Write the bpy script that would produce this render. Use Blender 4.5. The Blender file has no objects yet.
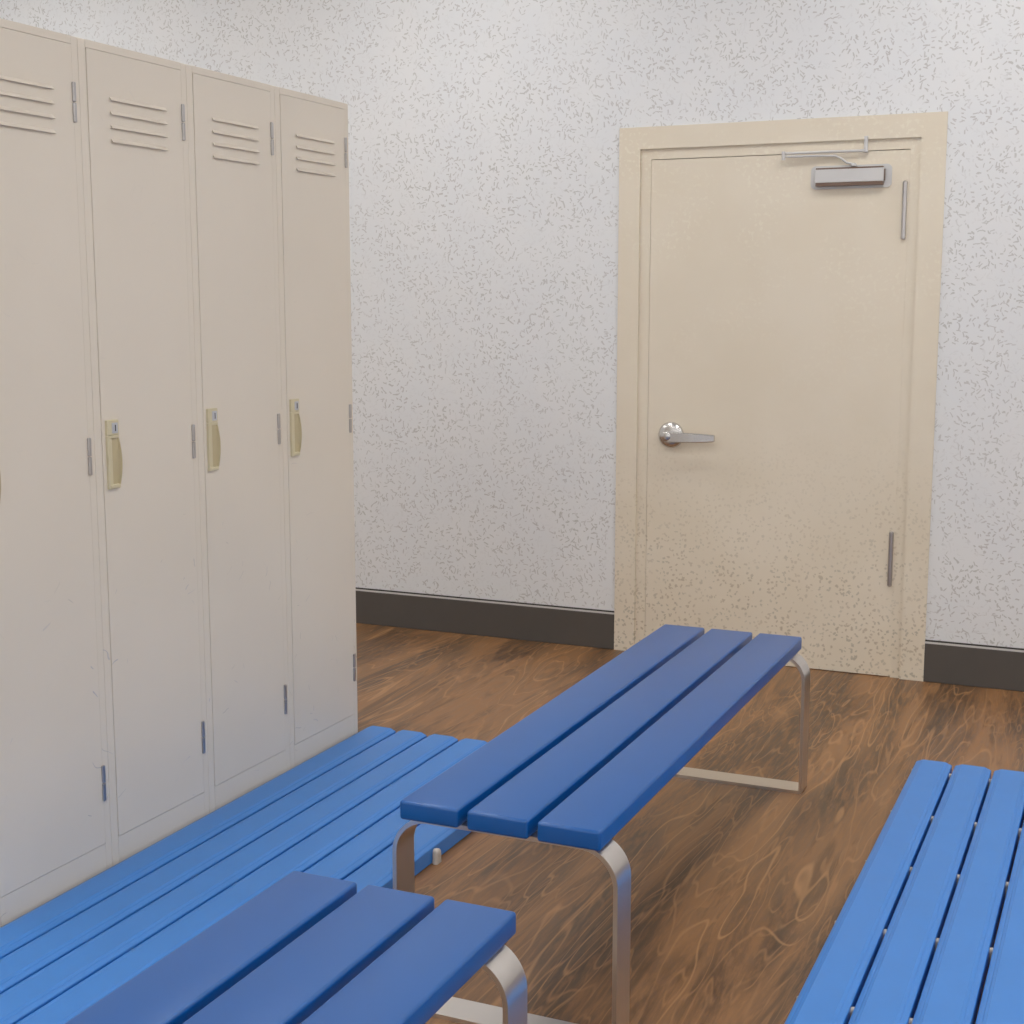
import bpy, bmesh, math, random
from mathutils import Vector, Matrix
C = bpy.context.scene
COL = C.collection
R = math.radians

# ------------------------------------------------------------------ camera
cd = bpy.data.cameras.new('camera')
cam = bpy.data.objects.new('camera', cd)
COL.objects.link(cam)
cd.sensor_width = 36.0
cd.lens = 1426.4 / 1024 * 36.0
cd.clip_start = 0.05
cam.location = (0.0, -5.4142, 1.4159)
cam.rotation_euler = (math.pi / 2 - 0.1464, 0, 0.4153)
C.camera = cam

# ------------------------------------------------------------------ world, exposure
w = bpy.data.worlds.new('world')
C.world = w
w.use_nodes = True
w.node_tree.nodes['Background'].inputs[0].default_value = (1.0, 0.985, 0.96, 1)
w.node_tree.nodes['Background'].inputs[1].default_value = 1.5
C.view_settings.view_transform = 'Standard'
C.view_settings.look = 'None'
C.view_settings.gamma = 1.0
C.view_settings.use_curve_mapping = False
C.view_settings.exposure = -0.10
LAMP_STRENGTH = 12.5
LAMP_COLOR = (1.0, 0.995, 0.985, 1)
CEIL = 3.15


# ------------------------------------------------------------------ node helpers
class NT:
    def __init__(s, name):
        s.m = bpy.data.materials.new(name)
        s.m.use_nodes = True
        s.t = s.m.node_tree
        s.b = s.t.nodes['Principled BSDF']

    def n(s, kind, **kw):
        nd = s.t.nodes.new('ShaderNode' + kind)
        for k, v in kw.items():
            setattr(nd, k, v)
        return nd

    def l(s, a, b):
        s.t.links.new(a, b)

    def put(s, sock, v):
        if isinstance(v, (int, float, tuple, list)):
            sock.default_value = v
        else:
            s.l(v, sock)

    def math(s, op, a, b=0.0, c=0.0, clamp=False):
        nd = s.n('Math', operation=op, use_clamp=clamp)
        s.put(nd.inputs[0], a)
        s.put(nd.inputs[1], b)
        s.put(nd.inputs[2], c)
        return nd.outputs[0]

    def vmath(s, op, a, b=(0, 0, 0)):
        nd = s.n('VectorMath', operation=op)
        s.put(nd.inputs[0], a)
        s.put(nd.inputs[1], b)
        return nd.outputs[0]

    def rng(s, v, a, b, c=0.0, d=1.0):
        nd = s.n('MapRange', interpolation_type='SMOOTHSTEP')
        s.put(nd.inputs[0], v)
        for i, q in enumerate((a, b, c, d)):
            s.put(nd.inputs[1 + i], q)
        return nd.outputs[0]

    def mix(s, f, a, b):
        nd = s.n('Mix', data_type='RGBA')
        s.put(nd.inputs[0], f)
        s.put(nd.inputs[6], a)
        s.put(nd.inputs[7], b)
        return nd.outputs[2]

    def noise(s, v, scale, detail=2.0, rough=0.5, dist=0.0):
        nd = s.n('TexNoise')
        s.put(nd.inputs['Vector'], v)
        nd.inputs['Scale'].default_value = scale
        nd.inputs['Detail'].default_value = detail
        nd.inputs['Roughness'].default_value = rough
        nd.inputs['Distortion'].default_value = dist
        return nd

    def pos(s):
        g = s.n('NewGeometry')
        return g.outputs['Position']

    def plane(s, axes):
        """world position reduced to a plane: axes like 'XZ' -> (x, z, 0)"""
        sp = s.n('SeparateXYZ')
        s.l(s.pos(), sp.inputs[0])
        cb = s.n('CombineXYZ')
        s.l(sp.outputs[axes[0]], cb.inputs[0])
        s.l(sp.outputs[axes[1]], cb.inputs[1])
        return cb.outputs[0], sp

    def dashes(s, uv, scale, length, width, density, bend=0.012, bscale=35, off=0.0):
        """short randomly turned dashes, one per voronoi cell"""
        nz = s.noise(s.vmath('ADD', uv, (off, off, 0)), bscale, 1.0)
        dv = s.vmath('SUBTRACT', nz.outputs['Color'], (0.5, 0.5, 0.5))
        sc = s.n('VectorMath', operation='SCALE')
        s.l(dv, sc.inputs[0])
        sc.inputs['Scale'].default_value = bend
        p = s.vmath('ADD', s.vmath('ADD', uv, sc.outputs[0]), (off, off * 1.7, 0))
        vo = s.n('TexVoronoi', voronoi_dimensions='2D', feature='F1')
        s.l(p, vo.inputs['Vector'])
        vo.inputs['Scale'].default_value = scale
        d = s.vmath('SUBTRACT', p, vo.outputs['Position'])
        cs = s.n('SeparateColor')
        s.l(vo.outputs['Color'], cs.inputs[0])
        rot = s.n('VectorRotate', rotation_type='Z_AXIS')
        s.l(d, rot.inputs['Vector'])
        s.l(s.math('MULTIPLY', cs.outputs[0], 6.2832), rot.inputs['Angle'])
        sx = s.n('SeparateXYZ')
        s.l(rot.outputs[0], sx.inputs[0])
        ax = s.math('ABSOLUTE', sx.outputs[0])
        ay = s.math('ABSOLUTE', sx.outputs[1])
        L = s.math('MULTIPLY', s.math('ADD', cs.outputs[1], 0.45), length)
        mx = s.rng(s.math('SUBTRACT', ax, L), -0.0015, 0.0015, 1.0, 0.0)
        my = s.rng(ay, width * 0.5, width * 1.3, 1.0, 0.0)
        pr = s.math('LESS_THAN', cs.outputs[2], density)
        return s.math('MULTIPLY', s.math('MULTIPLY', mx, my), pr)


def lin(r, g, b):
    f = lambda c: (c / 255 / 12.92) if c / 255 <= 0.04045 else ((c / 255 + 0.055) / 1.055) ** 2.4
    return (f(r), f(g), f(b), 1.0)


def plain(name, col, rough=0.5, metal=0.0, spec=0.5, bump=0.0, bscale=200, coat=0.0):
    s = NT(name)
    p = s.pos()
    nz = s.noise(p, 9.0, 3.0)
    s.l(s.mix(s.rng(nz.outputs[0], 0.3, 0.7), tuple(c * 0.97 for c in col[:3]) + (1,), col), s.b.inputs['Base Color'])
    s.b.inputs['Roughness'].default_value = rough
    s.b.inputs['Metallic'].default_value = metal
    s.b.inputs['Specular IOR Level'].default_value = spec
    s.b.inputs['Coat Weight'].default_value = coat
    if bump:
        n2 = s.noise(p, bscale, 2.0)
        bp = s.n('Bump')
        bp.inputs['Strength'].default_value = bump
        bp.inputs['Distance'].default_value = 0.001
        s.l(n2.outputs[0], bp.inputs['Height'])
        s.l(bp.outputs[0], s.b.inputs['Normal'])
    return s.m


def wall_mat(name, axes):
    s = NT(name)
    uv, sp = s.plane(axes)
    d1 = s.dashes(uv, 40, 0.0070, 0.0024, 0.62, bend=0.026, bscale=24)
    d2 = s.dashes(uv, 48, 0.0062, 0.0022, 0.56, bend=0.026, bscale=28, off=3.7)
    d3 = s.dashes(uv, 34, 0.0078, 0.0025, 0.50, bend=0.03, bscale=22, off=8.3)
    d = s.math('MAXIMUM', s.math('MAXIMUM', d1, d2), d3)
    clump = s.rng(s.noise(uv, 11.0, 3.0).outputs[0], 0.38, 0.52, 0.15, 1.0)
    clump2 = s.rng(s.noise(uv, 1.7, 2.0).outputs[0], 0.30, 0.65, 0.75, 1.0)
    f = s.math('MULTIPLY', s.math('MULTIPLY', d, clump), clump2)
    f = s.math('MULTIPLY', f, 0.66)
    tint = s.rng(s.noise(uv, 4.0, 2.0).outputs[0], 0.35, 0.65)
    base = s.mix(tint, lin(226, 228, 230), lin(228, 229, 230))
    dcol = s.mix(tint, lin(176, 171, 169), lin(174, 173, 168))
    s.l(s.mix(f, base, dcol), s.b.inputs['Base Color'])
    s.b.inputs['Roughness'].default_value = 0.45
    s.b.inputs['Specular IOR Level'].default_value = 0.4
    bp = s.n('Bump')
    bp.inputs['Strength'].default_value = 0.1
    bp.inputs['Distance'].default_value = 0.0003
    s.l(s.math('MULTIPLY', d, -1.0), bp.inputs['Height'])
    s.l(bp.outputs[0], s.b.inputs['Normal'])
    return s.m


def door_mat(name):
    s = NT(name)
    uv, sp = s.plane('XZ')
    d1 = s.dashes(uv, 44, 0.0045, 0.0044, 0.50, bend=0.02, bscale=40, off=1.3)
    d2 = s.dashes(uv, 56, 0.0038, 0.0040, 0.42, bend=0.02, bscale=44, off=5.1)
    d = s.math('MAXIMUM', d1, d2)
    low = s.rng(sp.outputs[2], 0.10, 1.05, 1.0, 0.0)       # wear gathers where feet and carts knock
    fade = s.rng(s.noise(uv, 5.0, 3.0).outputs[0], 0.32, 0.62, 0.35, 1.0)
    f = s.math('MULTIPLY', s.math('MULTIPLY', d, low), s.math('MULTIPLY', fade, 0.50))
    tone = s.rng(s.noise(uv, 3.0, 3.0).outputs[0], 0.3, 0.7)
    base = s.mix(tone, lin(227, 217, 199), lin(223, 212, 192))
    # paler brush mottling, mostly on the upper half
    m2 = s.rng(s.noise(s.vmath('ADD', uv, (7, 3, 0)), 60.0, 2.0).outputs[0], 0.52, 0.66)
    m3 = s.rng(s.noise(s.vmath('ADD', uv, (2, 9, 0)), 3.5, 2.0).outputs[0], 0.42, 0.62)
    up = s.rng(sp.outputs[2], 0.9, 2.0, 0.1, 1.0)
    base = s.mix(s.math('MULTIPLY', s.math('MULTIPLY', m2, m3), s.math('MULTIPLY', up, 0.55)), base, lin(236, 229, 210))
    spk = s.mix(s.rng(s.noise(uv, 14.0, 1.0).outputs[0], 0.4, 0.6), lin(140, 136, 118), lin(150, 128, 96))
    s.l(s.mix(f, base, spk), s.b.inputs['Base Color'])
    s.b.inputs['Roughness'].default_value = 0.42
    bp = s.n('Bump')
    bp.inputs['Strength'].default_value = 0.2
    bp.inputs['Distance'].default_value = 0.0008
    s.l(s.noise(uv, 60.0, 2.0).outputs[0], bp.inputs['Height'])
    s.l(bp.outputs[0], s.b.inputs['Normal'])
    return s.m


def locker_mat(name):
    s = NT(name)
    uv, sp = s.plane('YZ')
    d1 = s.dashes(uv, 11, 0.016, 0.0011, 0.32, bend=0.06, bscale=14, off=2.2)
    d2 = s.dashes(uv, 17, 0.010, 0.0012, 0.25, bend=0.05, bscale=18, off=6.2)
    clump = s.rng(s.noise(uv, 4.5, 2.0).outputs[0], 0.44, 0.62)
    low = s.rng(sp.outputs[2], 0.55, 1.15, 1.0, 0.12)
    f = s.math('MULTIPLY', s.math('MULTIPLY', s.math('MAXIMUM', d1, d2), clump), s.math('MULTIPLY', low, 0.45))
    tone = s.rng(s.noise(uv, 2.2, 3.0).outputs[0], 0.3, 0.7)
    base = s.mix(tone, lin(229, 220, 206), lin(226, 217, 203))
    mark = s.mix(s.rng(s.noise(uv, 6.0, 1.0).outputs[0], 0.45, 0.6), lin(150, 148, 145), lin(120, 130, 165))
    s.l(s.mix(f, base, mark), s.b.inputs['Base Color'])
    s.b.inputs['Roughness'].default_value = 0.40
    s.b.inputs['Specular IOR Level'].default_value = 0.45
    return s.m


def floor_mat():
    s = NT('wood_floor')
    sp = s.n('SeparateXYZ')
    s.l(s.pos(), sp.inputs[0])
    cb = s.n('CombineXYZ')
    s.l(sp.outputs[0], cb.inputs[0])
    s.l(s.math('MULTIPLY', sp.outputs[1], 0.13), cb.inputs[1])
    v = cb.outputs[0]
    # slow warp of the grain
    wz = s.noise(v, 4.0, 1.0, 0.5)
    sc = s.n('VectorMath', operation='SCALE')
    s.l(s.vmath('SUBTRACT', wz.outputs['Color'], (0.5, 0.5, 0.5)), sc.inputs[0])
    sc.inputs['Scale'].default_value = 0.15
    vw = s.vmath('ADD', v, sc.outputs[0])
    big = s.noise(vw, 5.5, 2.5, 0.5).outputs[0]
    rings = s.math('FRACT', s.math('MULTIPLY', s.noise(vw, 4.6, 2.5, 0.5).outputs[0], 13.0))
    vein = s.rng(s.math('ABSOLUTE', s.math('SUBTRACT', rings, 0.5)), 0.0, 0.085, 1.0, 0.0)
    band = s.rng(rings, 0.0, 1.0)
    rings2 = s.math('FRACT', s.math('MULTIPLY', s.noise(s.vmath('ADD', vw, (5, 2, 0)), 8.0, 2.0, 0.5).outputs[0], 10.0))
    vein2 = s.rng(s.math('ABSOLUTE', s.math('SUBTRACT', rings2, 0.5)), 0.0, 0.11, 1.0, 0.0)
    rings3 = s.math('FRACT', s.math('MULTIPLY', s.noise(s.vmath('ADD', vw, (2, 6, 0)), 14.0, 2.0, 0.5).outputs[0], 7.0))
    vein3 = s.rng(s.math('ABSOLUTE', s.math('SUBTRACT', rings3, 0.5)), 0.0, 0.13, 1.0, 0.0)
    # fine fibres
    cf = s.n('CombineXYZ')
    s.l(sp.outputs[0], cf.inputs[0])
    s.l(s.math('MULTIPLY', sp.outputs[1], 0.10), cf.inputs[1])
    fw = s.vmath('ADD', cf.outputs[0], sc.outputs[0])
    fine = s.noise(fw, 90.0, 4.0, 0.65).outputs[0]
    streak = s.noise(s.vmath('ADD', fw, (3, 1, 0)), 24.0, 4.0, 0.6).outputs[0]
    patch = s.rng(s.noise(vw, 4.5, 2.0).outputs[0], 0.42, 0.62)
    patch2 = s.rng(s.noise(s.vmath('ADD', vw, (1, 8, 0)), 5.5, 2.0).outputs[0], 0.44, 0.60)
    base = s.mix(s.rng(big, 0.40, 0.58), lin(84, 64, 46), lin(146, 106, 69))
    base = s.mix(s.math('MULTIPLY', s.rng(fine, 0.38, 0.66), 0.50), base, lin(168, 122, 80))
    base = s.mix(s.math('MULTIPLY', s.rng(streak, 0.50, 0.68), 0.55), base, lin(84, 62, 42))
    base = s.mix(s.math('MULTIPLY', s.math('MULTIPLY', band, patch), 0.35), base, lin(104, 84, 62))
    base = s.mix(s.math('MULTIPLY', s.math('MULTIPLY', vein, s.math('ADD', patch, 0.25, clamp=True)), 0.48), base, lin(202, 152, 102))
    base = s.mix(s.math('MULTIPLY', s.math('MULTIPLY', vein2, patch2), 0.42), base, lin(192, 142, 96))
    base = s.mix(s.math('MULTIPLY', s.math('MULTIPLY', vein3, s.rng(streak, 0.42, 0.6)), 0.40), base, lin(186, 138, 92))
    s.l(base, s.b.inputs['Base Color'])
    s.l(s.rng(fine, 0.3, 0.7, 0.36, 0.46), s.b.inputs['Roughness'])
    s.b.inputs['Specular IOR Level'].default_value = 0.5
    bp = s.n('Bump')
    bp.inputs['Strength'].default_value = 0.12
    bp.inputs['Distance'].default_value = 0.0006
    s.l(fine, bp.inputs['Height'])
    s.l(bp.outputs[0], s.b.inputs['Normal'])
    return s.m


def steel_mat(name, col, rough):
    s = NT(name)
    s.b.inputs['Base Color'].default_value = col
    s.b.inputs['Metallic'].default_value = 1.0
    s.b.inputs['Roughness'].default_value = rough
    return s.m


def emit_mat():
    s = NT('lamp_diffuser')
    s.b.inputs['Base Color'].default_value = (0.9, 0.9, 0.9, 1)
    s.b.inputs['Emission Color'].default_value = LAMP_COLOR
    s.b.inputs['Emission Strength'].default_value = LAMP_STRENGTH
    return s.m


M = dict(
    wall_back=wall_mat('speckled_wall_covering', 'XZ'),
    wall_side=wall_mat('speckled_wall_covering_side', 'YZ'),
    ceiling=plain('ceiling_paint', lin(226, 225, 222), 0.8),
    floor=floor_mat(),
    base=plain('dark_vinyl_base', lin(86, 81, 77), 0.5, bump=0.1),
    base_pale=plain('pale_strip', lin(205, 203, 200), 0.5),
    base_dark=plain('dark_strip', lin(62, 57, 54), 0.8),
    door=door_mat('beige_door_paint'),
    locker=locker_mat('beige_locker_paint'),
    seam=plain('locker_seam', lin(150, 136, 116), 0.7),
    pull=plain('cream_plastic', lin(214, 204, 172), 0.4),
    pull_shaded=plain('cream_plastic_shaded', lin(198, 184, 148), 0.5),  # same cream plastic, with the pocket's shade put into a darker colour
    lock=plain('lock_face', lin(200, 202, 208), 0.3, 0.3),
    dark=plain('dark_slot', lin(38, 36, 40), 0.5),
    steel=steel_mat('brushed_steel', (0.72, 0.68, 0.64, 1), 0.28),
    hinge=steel_mat('hinge_steel', (0.50, 0.48, 0.48, 1), 0.32),
    chrome=steel_mat('door_steel', (0.66, 0.65, 0.64, 1), 0.25),
    closer=plain('closer_grey_paint', lin(206, 205, 204), 0.35),
    bench=plain('bench_blue_paint', lin(4, 86, 160), 0.30, spec=0.65),
    board=plain('board_blue_plastic', lin(54, 132, 214), 0.36, spec=0.8, bump=0.05, bscale=500),
    bar=plain('grey_plastic', lin(196, 188, 178), 0.5),
    emit=emit_mat(),
    trim_reflect=plain('closer_trim_reflection', lin(112, 90, 75), 0.4),  # brown floor reflection on the closer's strips, put into the colour
    lampframe=plain('lamp_frame', lin(225, 225, 225), 0.5),
)


# ------------------------------------------------------------------ mesh helpers
def empty(name, loc):
    o = bpy.data.objects.new(name, None)
    COL.objects.link(o)
    o.location = loc
    o.empty_display_size = 0.1
    return o


def tag(o, label=None, cat=None, group=None, kind=None):
    if label: o['label'] = label
    if cat: o['category'] = cat
    if group: o['group'] = group
    if kind: o['kind'] = kind
    return o


def obj(name, bm, mats, parent=None, smooth=None):
    me = bpy.data.meshes.new(name)
    bmesh.ops.recalc_face_normals(bm, faces=bm.faces)
    bm.to_mesh(me)
    bm.free()
    for m in (mats if isinstance(mats, (list, tuple)) else [mats]):
        me.materials.append(m)
    if smooth is not None:
        for p in me.polygons:
            p.use_smooth = True
        me.set_sharp_from_angle(angle=R(smooth))
    o = bpy.data.objects.new(name, me)
    COL.objects.link(o)
    if parent is not None:
        o.parent = parent
    return o


def box(bm, x0, x1, y0, y1, z0, z1, bevel=0.0, seg=3, mi=0):
    g = bmesh.ops.create_cube(bm, size=1.0)
    vs = g['verts']
    for v in vs:
        v.co = Vector(((x0 + x1) / 2 + v.co.x * (x1 - x0), (y0 + y1) / 2 + v.co.y * (y1 - y0), (z0 + z1) / 2 + v.co.z * (z1 - z0)))
    fs = set(f for v in vs for f in v.link_faces)
    for f in fs:
        f.material_index = mi
    if bevel:
        es = set(e for v in vs for e in v.link_edges)
        r = bmesh.ops.bevel(bm, geom=list(es), offset=bevel, segments=seg, profile=0.5, affect='EDGES', clamp_overlap=True)
        for f in r['faces']:
            f.material_index = mi
    return bm


def B(*a, **k):
    return box(bmesh.new(), *a, **k)


def prism(bm, pts, axis, a, b, mi=0):
    """extrude a closed outline along an axis; pts are the two other coordinates in order"""
    def mk(p, t):
        if axis == 'x': return (t, p[0], p[1])
        if axis == 'y': return (p[0], t, p[1])
        return (p[0], p[1], t)
    v0 = [bm.verts.new(mk(p, a)) for p in pts]
    v1 = [bm.verts.new(mk(p, b)) for p in pts]
    n = len(pts)
    fs = [bm.faces.new(v0), bm.faces.new(list(reversed(v1)))]
    for i in range(n):
        fs.append(bm.faces.new((v0[i], v0[(i + 1) % n], v1[(i + 1) % n], v1[i])))
    for f in fs:
        f.material_index = mi
    return bm


def ring(bm, outer, inner, axis, a, b):
    """extruded ring between two outlines of equal point count"""
    def mk(p, t):
        if axis == 'x': return (t, p[0], p[1])
        if axis == 'y': return (p[0], t, p[1])
        return (p[0], p[1], t)
    n = len(outer)
    O0 = [bm.verts.new(mk(p, a)) for p in outer]; O1 = [bm.verts.new(mk(p, b)) for p in outer]
    I0 = [bm.verts.new(mk(p, a)) for p in inner]; I1 = [bm.verts.new(mk(p, b)) for p in inner]
    for i in range(n):
        j = (i + 1) % n
        bm.faces.new((O0[i], O0[j], O1[j], O1[i]))
        bm.faces.new((I0[j], I0[i], I1[i], I1[j]))
        bm.faces.new((O0[j], O0[i], I0[i], I0[j]))
        bm.faces.new((O1[i], O1[j], I1[j], I1[i]))
    return bm


def rrect(x0, x1, z0, z1, r, seg=8, rb=None):
    """rounded rectangle outline, r top radius, rb bottom radius"""
    rb = r if rb is None else rb
    pts = []
    for cx, cz, a0, rr in ((x1 - r, z1 - r, 0, r), (x0 + r, z1 - r, 90, r), (x0 + rb, z0 + rb, 180, rb), (x1 - rb, z0 + rb, 270, rb)):
        for i in range(seg + 1):
            a = R(a0 + 90 * i / seg)
            pts.append((cx + rr * math.cos(a), cz + rr * math.sin(a)))
    return pts


def tube(bm, pts, r, seg=12):
    """round tube through a polyline"""
    rings = []
    n = len(pts)
    P = [Vector(p) for p in pts]
    for i in range(n):
        t = (P[min(i + 1, n - 1)] - P[max(i - 1, 0)]).normalized()
        u = t.cross(Vector((0.13, 0.29, 0.95))).normalized()
        if i:
            u = (u0 - t * u0.dot(t)).normalized()
        u0 = u
        v = t.cross(u)
        rings.append([bm.verts.new(P[i] + (u * math.cos(2 * math.pi * k / seg) + v * math.sin(2 * math.pi * k / seg)) * r) for k in range(seg)])
    for a, b in zip(rings, rings[1:]):
        for k in range(seg):
            bm.faces.new((a[k], a[(k + 1) % seg], b[(k + 1) % seg], b[k]))
    bm.faces.new(rings[0])
    bm.faces.new(list(reversed(rings[-1])))
    return bm


def lathe(bm, prof, centre, axis='y', seg=40):
    """revolve (radius, offset) pairs about an axis through centre"""
    rs = []
    for r, h in prof:
        row = []
        for k in range(seg):
            a = 2 * math.pi * k / seg
            if axis == 'y':
                row.append(bm.verts.new((centre[0] + r * math.cos(a), centre[1] + h, centre[2] + r * math.sin(a))))
            else:
                row.append(bm.verts.new((centre[0] + h, centre[1] + r * math.cos(a), centre[2] + r * math.sin(a))))
        rs.append(row)
    for a, b in zip(rs, rs[1:]):
        for k in range(seg):
            bm.faces.new((a[k], a[(k + 1) % seg], b[(k + 1) % seg], b[k]))
    bm.faces.new(rs[0])
    bm.faces.new(list(reversed(rs[-1])))
    return bm


def copy_tree(o, parent=None):
    c = o.copy()
    COL.objects.link(c)
    if parent is not None:
        c.parent = parent
    for ch in list(o.children):
        copy_tree(ch, c)
    return c


# ------------------------------------------------------------------ room shell
XL_, XR_, YB, YF = -5.60, 3.20, 0.0, -7.20
FX0, FX1, FH = -1.925, -0.690, 2.085          # outer edges of the door frame
ox0, ox1, oz = FX0 + 0.02, FX1 - 0.02, FH - 0.02
bm = bmesh.new()
box(bm, XL_ - 0.12, ox0, YB, YB + 0.12, 0, CEIL)
box(bm, ox1, XR_ + 0.12, YB, YB + 0.12, 0, CEIL)
box(bm, ox0, ox1, YB, YB + 0.12, oz, CEIL)
tag(obj('wall_back', bm, M['wall_back']), 'pale grey wall with short dark flecks around the door', 'wall', kind='structure')
tag(obj('wall_left', B(XL_ - 0.12, XL_, YF - 0.12, YB, -0.1, CEIL), M['wall_side']), 'pale flecked wall behind the lockers', 'wall', kind='structure')
bm = bmesh.new()
for a in ((YF - 0.12, YF + 0.5, -0.1, CEIL), (YB - 0.7, YB, -0.1, CEIL), (YF + 0.5, YB - 0.7, -0.1, 0.9), (YF + 0.5, YB - 0.7, 2.6, CEIL)):
    box(bm, XR_, XR_ + 0.12, *a)
tag(obj('wall_right', bm, M['wall_side']), 'pale flecked wall on the right side', 'wall', kind='structure')
bm = bmesh.new()
for a, c in (((XL_, XL_ + 0.5), (-0.1, CEIL)), ((XR_ - 0.5, XR_), (-0.1, CEIL)), ((XL_ + 0.5, XR_ - 0.5), (-0.1, 0.6)), ((XL_ + 0.5, XR_ - 0.5), (2.6, CEIL))):
    box(bm, a[0], a[1], YF - 0.12, YF, c[0], c[1])
tag(obj('wall_front', bm, M['wall_back']), 'pale flecked wall behind the viewer', 'wall', kind='structure')
tag(obj('floor', B(XL_, XR_, YF, YB + 0.12, -0.1, 0), M['floor']), 'brown wood floor with wavy pale grain lines', 'floor', kind='structure')
tag(obj('ceiling', B(XL_ - 0.12, XR_ + 0.12, YF - 0.12, YB + 0.12, CEIL, CEIL + 0.1), M['ceiling']), 'white ceiling above the room', 'ceiling', kind='structure')


def baseboard(name, x0, x1, y0, y1, label, back=True):
    """dark base with a pale strip and a dark strip over it; the long side decides the direction"""
    o = tag(obj(name, B(x0, x1, y0, y1, 0, 0.1475, 0.002, 1), M['base']), label, 'baseboard', kind='structure')
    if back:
        obj('pale_strip', B(x0, x1, y0 + 0.001, y1, 0.1475, 0.1545), M['base_pale'], o)
        obj('dark_strip', B(x0, x1, y0 + 0.004, y1, 0.1545, 0.1600), M['base_dark'], o)
    return o


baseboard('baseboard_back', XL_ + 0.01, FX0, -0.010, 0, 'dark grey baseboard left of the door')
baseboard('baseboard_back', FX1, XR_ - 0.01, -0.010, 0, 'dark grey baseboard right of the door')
baseboard('baseboard_left', XL_, XL_ + 0.01, YF + 0.01, 0, 'dark grey baseboard behind the lockers', False)
baseboard('baseboard_right', XR_ - 0.01, XR_, YF + 0.01, 0, 'dark grey baseboard on the right wall', False)
baseboard('baseboard_front', XL_ + 0.01, XR_ - 0.01, YF, YF + 0.01, 'dark grey baseboard behind the viewer', False)

# unseen window openings added for fill light, behind the viewer and on the right
bm = bmesh.new()
for k in range(6):
    x = XL_ + 0.5 + k * (XR_ - XL_ - 1.0) / 5
    box(bm, x - 0.03, x + 0.03, YF - 0.08, YF - 0.03, 0.6, 2.6)
tag(obj('fill_window_1', bm, M['lampframe']), 'unseen window band added behind the viewer for fill light', 'window', kind='structure')
bm = bmesh.new()
for k in range(6):
    y = YF + 0.5 + k * (YB - 0.7 - YF - 0.5) / 5
    box(bm, XR_ + 0.03, XR_ + 0.08, y - 0.03, y + 0.03, 0.9, 2.6)
tag(obj('fill_window_2', bm, M['lampframe']), 'unseen window band added in the right wall for fill light', 'window', kind='structure')

# ------------------------------------------------------------------ door
door = tag(empty('door_1', ((FX0 + FX1) / 2, 0, 0)), 'beige metal door in a beige frame with a lever handle and a closer', 'door', kind='structure')
DX = (FX0 + FX1) / 2


def dobj(name, bm, m, parent=door, smooth=None):
    o = obj(name, bm, m, parent, smooth)
    # meshes are written in world coordinates; the door's empty sits at DX
    if parent is door:
        o.location.x = -DX
    return o


IX0, IX1, IZ = -1.839, -0.778, 2.001         # inner edges of the casing
JX0, JX1, JZ = -1.797, -0.815, 1.962         # inner edges of the rebate strip
o_ = [(FX0, 0), (FX0, FH), (FX1, FH), (FX1, 0)]
i_ = [(IX0, 0), (IX0, IZ), (IX1, IZ), (IX1, 0)]
j_ = [(JX0, 0), (JX0, JZ), (JX1, JZ), (JX1, 0)]


def uframe(bm, o, i, a, b):
    """door-way shaped frame (open at the floor)"""
    pts = o + list(reversed(i))
    return prism(bm, [(p[0], p[1]) for p in pts], 'y', a, b)


def uframe3(bm, o, i, a, b):
    (x0, _), (_, zt), (x1, _), _ = o
    (u0, _), (_, v), (u1, _), _ = i
    box(bm, x0, u0, a, b, 0, zt)
    box(bm, u1, x1, a, b, 0, zt)
    box(bm, u0, u1, a, b, v, zt)
    return bm


fr = bmesh.new()
uframe(fr, o_, i_, -0.009, 0.002)
dobj('door_frame', fr, M['door'])
st = bmesh.new()
uframe(st, [(FX0 + 0.025, 0), (FX0 + 0.025, FH - 0.025), (FX1 - 0.025, FH - 0.025), (FX1 - 0.025, 0)], j_, 0.002, 0.075)
dobj('door_stop', st, M['door'])
dobj('light_blocker', B(ox0, ox1, 0.060, 0.12, 0.0, 0.012), M['base'])  # added block behind the leaf, stops light leaking in under the door
leaf = dobj('door_leaf', B(JX0 + 0.0012, JX1 - 0.0001, 0.0022, 0.055, 0.003, JZ - 0.003, 0.0004, 1), M['door'])
for z0, z1 in ((1.640, 1.850), (0.352, 0.562)):
    hb = bmesh.new()
    lathe(hb, [(0.004, 0), (0.0085, 0.004), (0.0085, z1 - z0 - 0.004), (0.004, z1 - z0)], (0, 0, 0), 'x', 20)
    for v in hb.verts:
        v.co = Vector((-0.829 + v.co.y, -0.003 + v.co.z, z0 + v.co.x))
    box(hb, -0.829, -0.822, -0.001, 0.0022, z0 + 0.004, z1 - 0.004)
    obj('hinge', hb, M['hinge'], leaf, 30)
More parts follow.
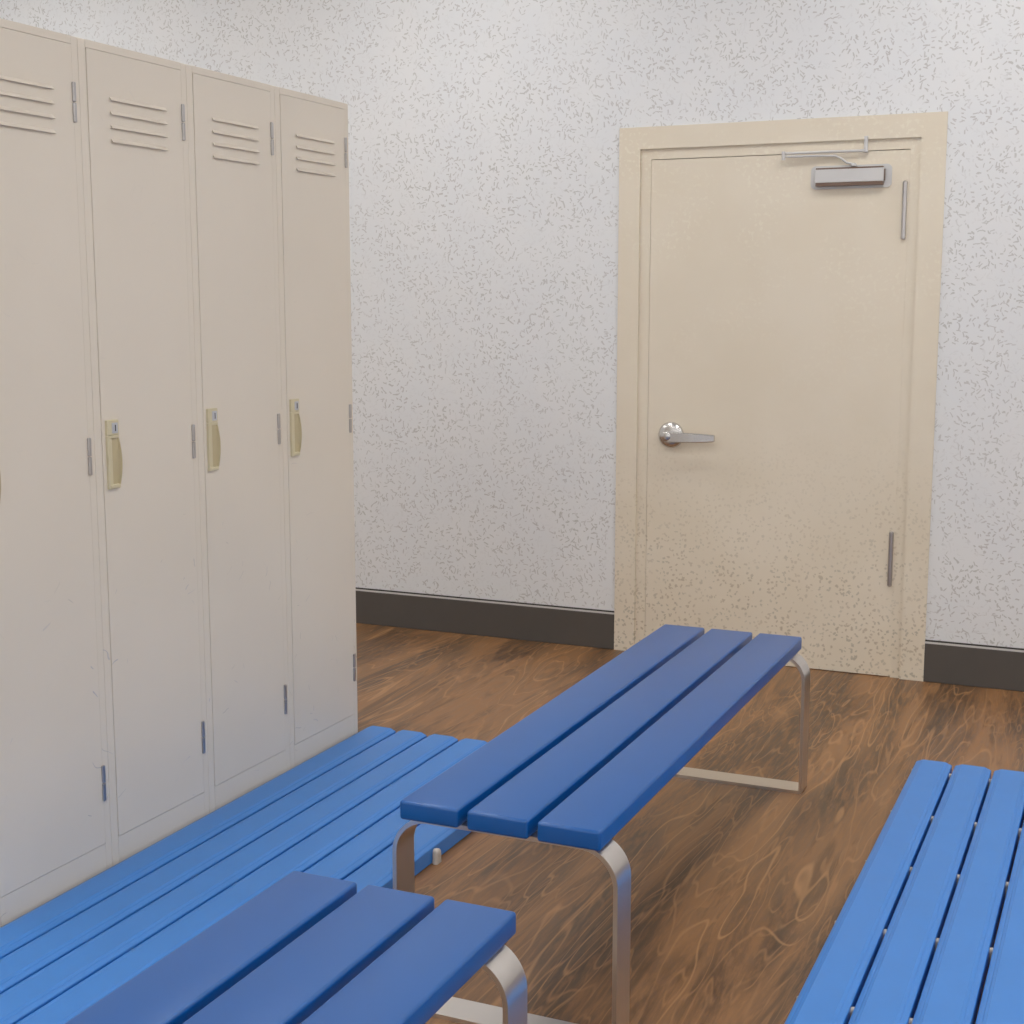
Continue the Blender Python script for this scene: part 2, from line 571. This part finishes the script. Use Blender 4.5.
# lever handle
hc = Vector((-1.698, 0.0022, 0.893))
hb = lathe(bmesh.new(), [(0.052, 0.0), (0.052, -0.004), (0.048, -0.012), (0.038, -0.017), (0.022, -0.019), (0.018, -0.019)], hc, 'y', 48)
h = obj('handle_rose', hb, M['chrome'], leaf, 40)
hb = lathe(bmesh.new(), [(0.015, -0.015), (0.0145, -0.045), (0.019, -0.050), (0.020, -0.060), (0.019, -0.068), (0.014, -0.071)], hc, 'y', 32)
prof = [(-0.008, 0.020, 0.021), (0.03, 0.0200, 0.0205), (0.09, 0.0185, 0.0190), (0.14, 0.0160, 0.0170), (0.174, 0.0140, 0.0135), (0.179, 0.012, 0.011)]
rows = []
for dx, up, dn in prof:
    yy = -0.062 + max(0, dx - 0.1) * 0.10
    rows.append([hb.verts.new((hc.x + 0.012 + dx, hc.y + yy + dy, hc.z - 0.003 + dz)) for dy, dz in
                 ((-0.007, up - 0.004), (-0.003, up), (0.005, up), (0.007, up - 0.004), (0.007, -dn + 0.004), (0.005, -dn), (-0.003, -dn), (-0.007, -dn + 0.004))])
for a, b in zip(rows, rows[1:]):
    for k in range(8):
        hb.faces.new((a[k], a[(k + 1) % 8], b[(k + 1) % 8], b[k]))
hb.faces.new(rows[0]); hb.faces.new(list(reversed(rows[-1])))
obj('lever', hb, M['chrome'], leaf, 40)
# closer: plate, housing, arms and bracket
cl = dobj('door_closer', prism(bmesh.new(), rrect(-1.172, -0.878, 1.828, 1.912, 0.018, 6), 'y', -0.004, 0.0022), M['closer'])
hb = bmesh.new()
box(hb, -1.153, -0.903, -0.028, 0.002, 1.8495, 1.8975, 0.002, 2)
obj('closer_housing', hb, M['closer'], cl)
hb = bmesh.new()
box(hb, -1.150, -0.906, -0.0265, 0.0015, 1.8370, 1.8495)
box(hb, -1.150, -0.906, -0.0265, 0.0015, 1.8975, 1.9030)
box(hb, -0.903, -0.9005, -0.024, 0.0015, 1.852, 1.893)
obj('closer_trim', hb, M['trim_reflect'], cl)
hb = bmesh.new()
lathe(hb, [(0.008, 0), (0.011, 0.002), (0.011, 0.010), (0.007, 0.014)], (0, 0, 0), 'x', 16)
for v in hb.verts:
    v.co = Vector((-1.014 + v.co.y, -0.012 + v.co.z, 1.9045 + v.co.x))
tube(hb, [(-1.014, -0.012, 1.914), (-1.040, -0.012, 1.920), (-1.062, -0.013, 1.937), (-1.080, -0.015, 1.946), (-1.15, -0.019, 1.948), (-1.272, -0.026, 1.949)], 0.0042)
obj('closer_arm', hb, M['closer'], cl, 40)
hb = bmesh.new()
tube(hb, [(-1.272, -0.026, 1.937), (-1.272, -0.026, 1.968)], 0.007)
tube(hb, [(-1.272, -0.026, 1.961), (-0.972, -0.014, 1.961)], 0.0048)
obj('closer_arm', hb, M['closer'], cl, 40)
hb = bmesh.new()
box(hb, -0.979, -0.965, -0.018, -0.012, 1.955, 2.012, 0.001, 1)
box(hb, -0.979, -0.965, -0.016, 0.004, 1.955, 1.960, 0.001, 1)
obj('closer_bracket', hb, M['closer'], cl)

# ------------------------------------------------------------------ lockers
LX = -2.2570                                   # front plane
PW, LH = 0.4034, 2.0093
YR = -1.5301                                  # right-hand end of the row
DA, DW = 0.0274, 0.3529
DZ0, DZ1 = 0.1043, 1.9908
LD = 0.50


def make_locker():
    """built about its front lower left corner: +x forwards, +y to the right"""
    root = empty('locker', (0, 0, 0))
    b = bmesh.new()
    g = 0.0003
    # box behind the face
    box(b, -LD, -0.020, g, PW - g, 0, LH)
    # face frame: two stiles, header, plinth
    box(b, -0.020, 0, g, DA - 0.0011, 0, LH, 0.0012, 1)
    box(b, -0.020, 0, DA + DW + 0.0006, PW - g, 0, LH, 0.0012, 1)
    box(b, -0.020, 0, DA - 0.0011, DA + DW + 0.0006, DZ1 + 0.0010, LH)
    box(b, -0.020, 0, DA - 0.0011, DA + DW + 0.0006, 0, DZ0 - 0.0010)
    obj('body', b, M['locker'], root)
    d = bmesh.new()
    box(d, -0.018, 0.0012, DA, DA + DW, DZ0, DZ1, 0.0012, 2)
    door_ = obj('door', d, M['locker'], root)
    # four pressed hoods of the vent: open underneath
    for zz in (1.8831, 1.8509, 1.8197, 1.7875):
        b = bmesh.new()
        y0, y1 = DA + 0.074, DA + 0.283
        nx, rise = 0.0060, 0.008
        pts = [(0.0025, zz + rise), (0.0055, zz + rise * 0.5), (0.0025 + nx, zz), (0.0025 + nx - 0.0015, zz - 0.001), (0.0025, zz + 0.001)]
        prism(b, pts, 'y', y0, y1)
        obj('vent_hood', b, M['locker'], door_)
    for z0, z1 in ((1.8187, 1.9083), (1.0113, 1.0999), (0.213, 0.3026)):
        b = bmesh.new()
        zm = (z0 + z1) / 2
        for a, c in ((z0, zm - 0.0008), (zm + 0.0008, z1)):
            box(b, 0.0005, 0.0065, DA + DW - 0.0045, DA + DW + 0.0055, a, c, 0.0022, 2)
        obj('hinge', b, M['hinge'], root)
    # pull: plate with a pocket and a bowed grip on its right side
    y0, y1 = DA + 0.0105, DA + 0.0530
    b = bmesh.new()
    box(b, 0.0, 0.0085, y0, y1, 1.0989, 1.1361, 0.002, 2)
    box(b, 0.0, 0.0085, y0, y0 + 0.015, 0.9700, 1.0989, 0.002, 2)
    box(b, 0.0, 0.0085, y0 + 0.013, y1, 1.0918, 1.0989, 0.0012, 1)
    box(b, 0.0, 0.0100, y0 + 0.004, y1 - 0.002, 0.9700, 0.9811, 0.003, 2)
    pull = obj('handle', b, M['pull'], door_)
    b = bmesh.new()
    n = 18
    rows = []
    za, zb = 0.9751, 1.0938
    for i in range(n + 1):
        t = i / n
        z = za + (zb - za) * t
        out = 0.0055 + 0.0090 * math.sin(math.pi * t) ** 0.8
        rows.append([b.verts.new(p) for p in (
            (0.0028, y0 + 0.0145, z), (0.0036, y1 - 0.010, z), (0.5 * out, y1 - 0.0035, z), (out, y1 - 0.0015, z),
            (out, y1 + 0.0005, z), (0.5 * out, y1 + 0.0008, z), (0.0, y1 + 0.0008, z), (0.0, y0 + 0.0145, z))])
    for a, c in zip(rows, rows[1:]):
        for k in range(8):
            b.faces.new((a[k], a[(k + 1) % 8], c[(k + 1) % 8], c[k]))
    b.faces.new(rows[0]); b.faces.new(list(reversed(rows[-1])))
    obj('handle_grip', b, M['pull_shaded'], door_, 50)
    # lock on the upper block
    b = bmesh.new()
    box(b, 0.008, 0.0098, y0 + 0.016, y0 + 0.037, 1.1039, 1.1291, 0.0008, 1)
    lathe(b, [(0.0075, 0.0095), (0.0075, 0.0102), (0.0060, 0.0106), (0.0010, 0.0106)], (0, y0 + 0.0268, 1.1165), 'x', 24)
    box(b, 0.0100, 0.0109, y0 + 0.0250, y0 + 0.0284, 1.1089, 1.1240, 0, 1, mi=1)
    obj('lock', b, [M['lock'], M['dark']], door_)
    return root


lk_labels = [
    'beige steel locker at the right end of the row, nearest the far wall',
    'beige steel locker second from the right end of the row',
    'beige steel locker second from the left in the photo',
    'beige steel locker leftmost in the photo, its handle cut off by the edge',
]
proto = make_locker()
for k, lab in enumerate(lk_labels):
    o = proto if k == 0 else copy_tree(proto)
    o.location = (LX, YR - (k + 1) * PW, 0)
    tag(o, lab, 'locker', 'row of beige lockers')

# ------------------------------------------------------------------ benches
SW, SG, SZ, ST = 0.1276, 0.0185, 0.4500, 0.039
BL = 1.6930                                  # slat length


def flatbar_frame(x0, x1, y0, y1, z1, t):
    b = bmesh.new()
    ro, ri = 0.078, 0.078 - t
    outer = rrect(x0, x1, 0.0, z1, ro, 16, 0.004)
    inner = rrect(x0 + t, x1 - t, t, z1 - t, ri, 16, 0.002)
    return ring(b, outer, inner, 'y', y0, y1)


def make_bench():
    """built about the middle of its far end on the floor, running to -y"""
    root = empty('bench', (0, 0, 0))
    W = 3 * SW + 2 * SG
    for k in range(3):
        x = -W / 2 + k * (SW + SG)
        obj('seat_slat', B(x, x + SW, -BL, 0, SZ - ST, SZ, 0.0062, 4), M['bench'], root, 60)
    for y in (-0.0766, -1.6722):
        obj('leg_frame', flatbar_frame(-W / 2 - 0.0276, W / 2 + 0.0276, y, y + 0.0762, SZ - ST - 0.0002, 0.0089), M['steel'], root, 12)
    return root


BX = -1.284 + (3 * SW + 2 * SG) / 2
bench = make_bench()
bench.location = (BX, -1.3579, 0)
tag(bench, 'dark blue slatted bench on steel flat bar legs in front of the door', 'bench', 'dark blue slatted benches')
b2 = copy_tree(bench)
b2.location = (BX - 0.003, -3.427, 0)
for c in b2.children:                        # its two leg frames sit a little further in
    if c.name.startswith('leg_frame'):
        c.location.y = -0.022 if max(v.co.y for v in c.data.vertices) > -0.5 else 0.036
tag(b2, 'dark blue slatted bench nearest the viewer, cut off by the bottom of the photo', 'bench', 'dark blue slatted benches')

# ------------------------------------------------------------------ low slatted boards on the floor
DPITCH, DSW, DZT = 0.1122, 0.1042, 0.050
DLEN = 2.70


def make_board(bars):
    root = empty('duckboard', (0, 0, 0))
    hw = DSW / 2
    half = [(hw, 0.0035), (hw, 0.0405), (hw - 0.0015, 0.0425), (hw - 0.0075, 0.0452), (hw - 0.0120, 0.0462), (hw - 0.0135, 0.0478), (hw - 0.0185, 0.0492), (hw - 0.0200, 0.0500)]
    for k in range(6):
        c = (k + 0.5) * DPITCH
        pts = [(c + x, z) for x, z in half] + [(c - x, z) for x, z in reversed(half)]
        b = prism(bmesh.new(), pts, 'y', -DLEN, 0)
        obj('slat', b, M['board'], root)
    for y in bars:
        prof = [(y - 0.010, 0.0), (y + 0.010, 0.0), (y + 0.0085, 0.028)]
        for i in range(1, 8):
            a = math.pi * i / 8
            prof.append((y + 0.0085 * math.cos(a), 0.028 + 0.0085 * math.sin(a)))
        prof.append((y - 0.0085, 0.028))
        b = prism(bmesh.new(), prof, 'x', 0.0, 6 * DPITCH + 0.001)
        # rounded foot on the outer end
        rows = []
        for xx, k in ((0.0, 1.0), (0.007, 1.0), (0.0105, 0.86), (0.012, 0.6)):
            rows.append([b.verts.new((6 * DPITCH + xx, y + (py - y) * 1.5 * k, pz * (0.5 + 0.5 * k) * 1.04)) for py, pz in prof])
        for r0, r1 in zip(rows, rows[1:]):
            for q in range(len(prof)):
                b.faces.new((r0[q], r0[(q + 1) % len(prof)], r1[(q + 1) % len(prof)], r1[q]))
        b.faces.new(rows[0]); b.faces.new(list(reversed(rows[-1])))
        obj('crossbar', b, M['bar'], root, 40)
    return root


lb = make_board([-0.062, -0.447, -0.832, -1.217, -1.602, -1.987, -2.372])
lb.location = (-2.2520, -1.485, 0)
tag(lb, 'light blue slatted plastic floor board lying against the foot of the lockers', 'duckboard', 'light blue slatted floor boards')
rb = copy_tree(lb)
rb.location = (-0.5625, -1.119, 0)
tag(rb, 'light blue slatted plastic floor board on the right edge of the photo', 'duckboard', 'light blue slatted floor boards')

# ------------------------------------------------------------------ ceiling lights
lamps = None
for i, x in enumerate((-4.70, -2.60, -0.50, 1.60)):
    for j, y in enumerate((-1.10, -3.15, -5.20)):
        if lamps is None:
            lamps = empty('ceiling_light', (0, 0, 0))
            b = bmesh.new()
            ring(b, [(-.32, -.32), (.32, -.32), (.32, .32), (-.32, .32)], [(-.30, -.30), (.30, -.30), (.30, .30), (-.30, .30)], 'z', -0.02, 0)
            obj('lamp_frame', b, M['lampframe'], lamps)
            obj('diffuser', B(-.30, .30, -.30, .30, -0.012, -0.002), M['emit'], lamps)
            o = lamps
        else:
            o = copy_tree(lamps)
        o.location = (x, y, CEIL)
        tag(o, 'square white ceiling light panel', 'ceiling light', 'ceiling light panels')
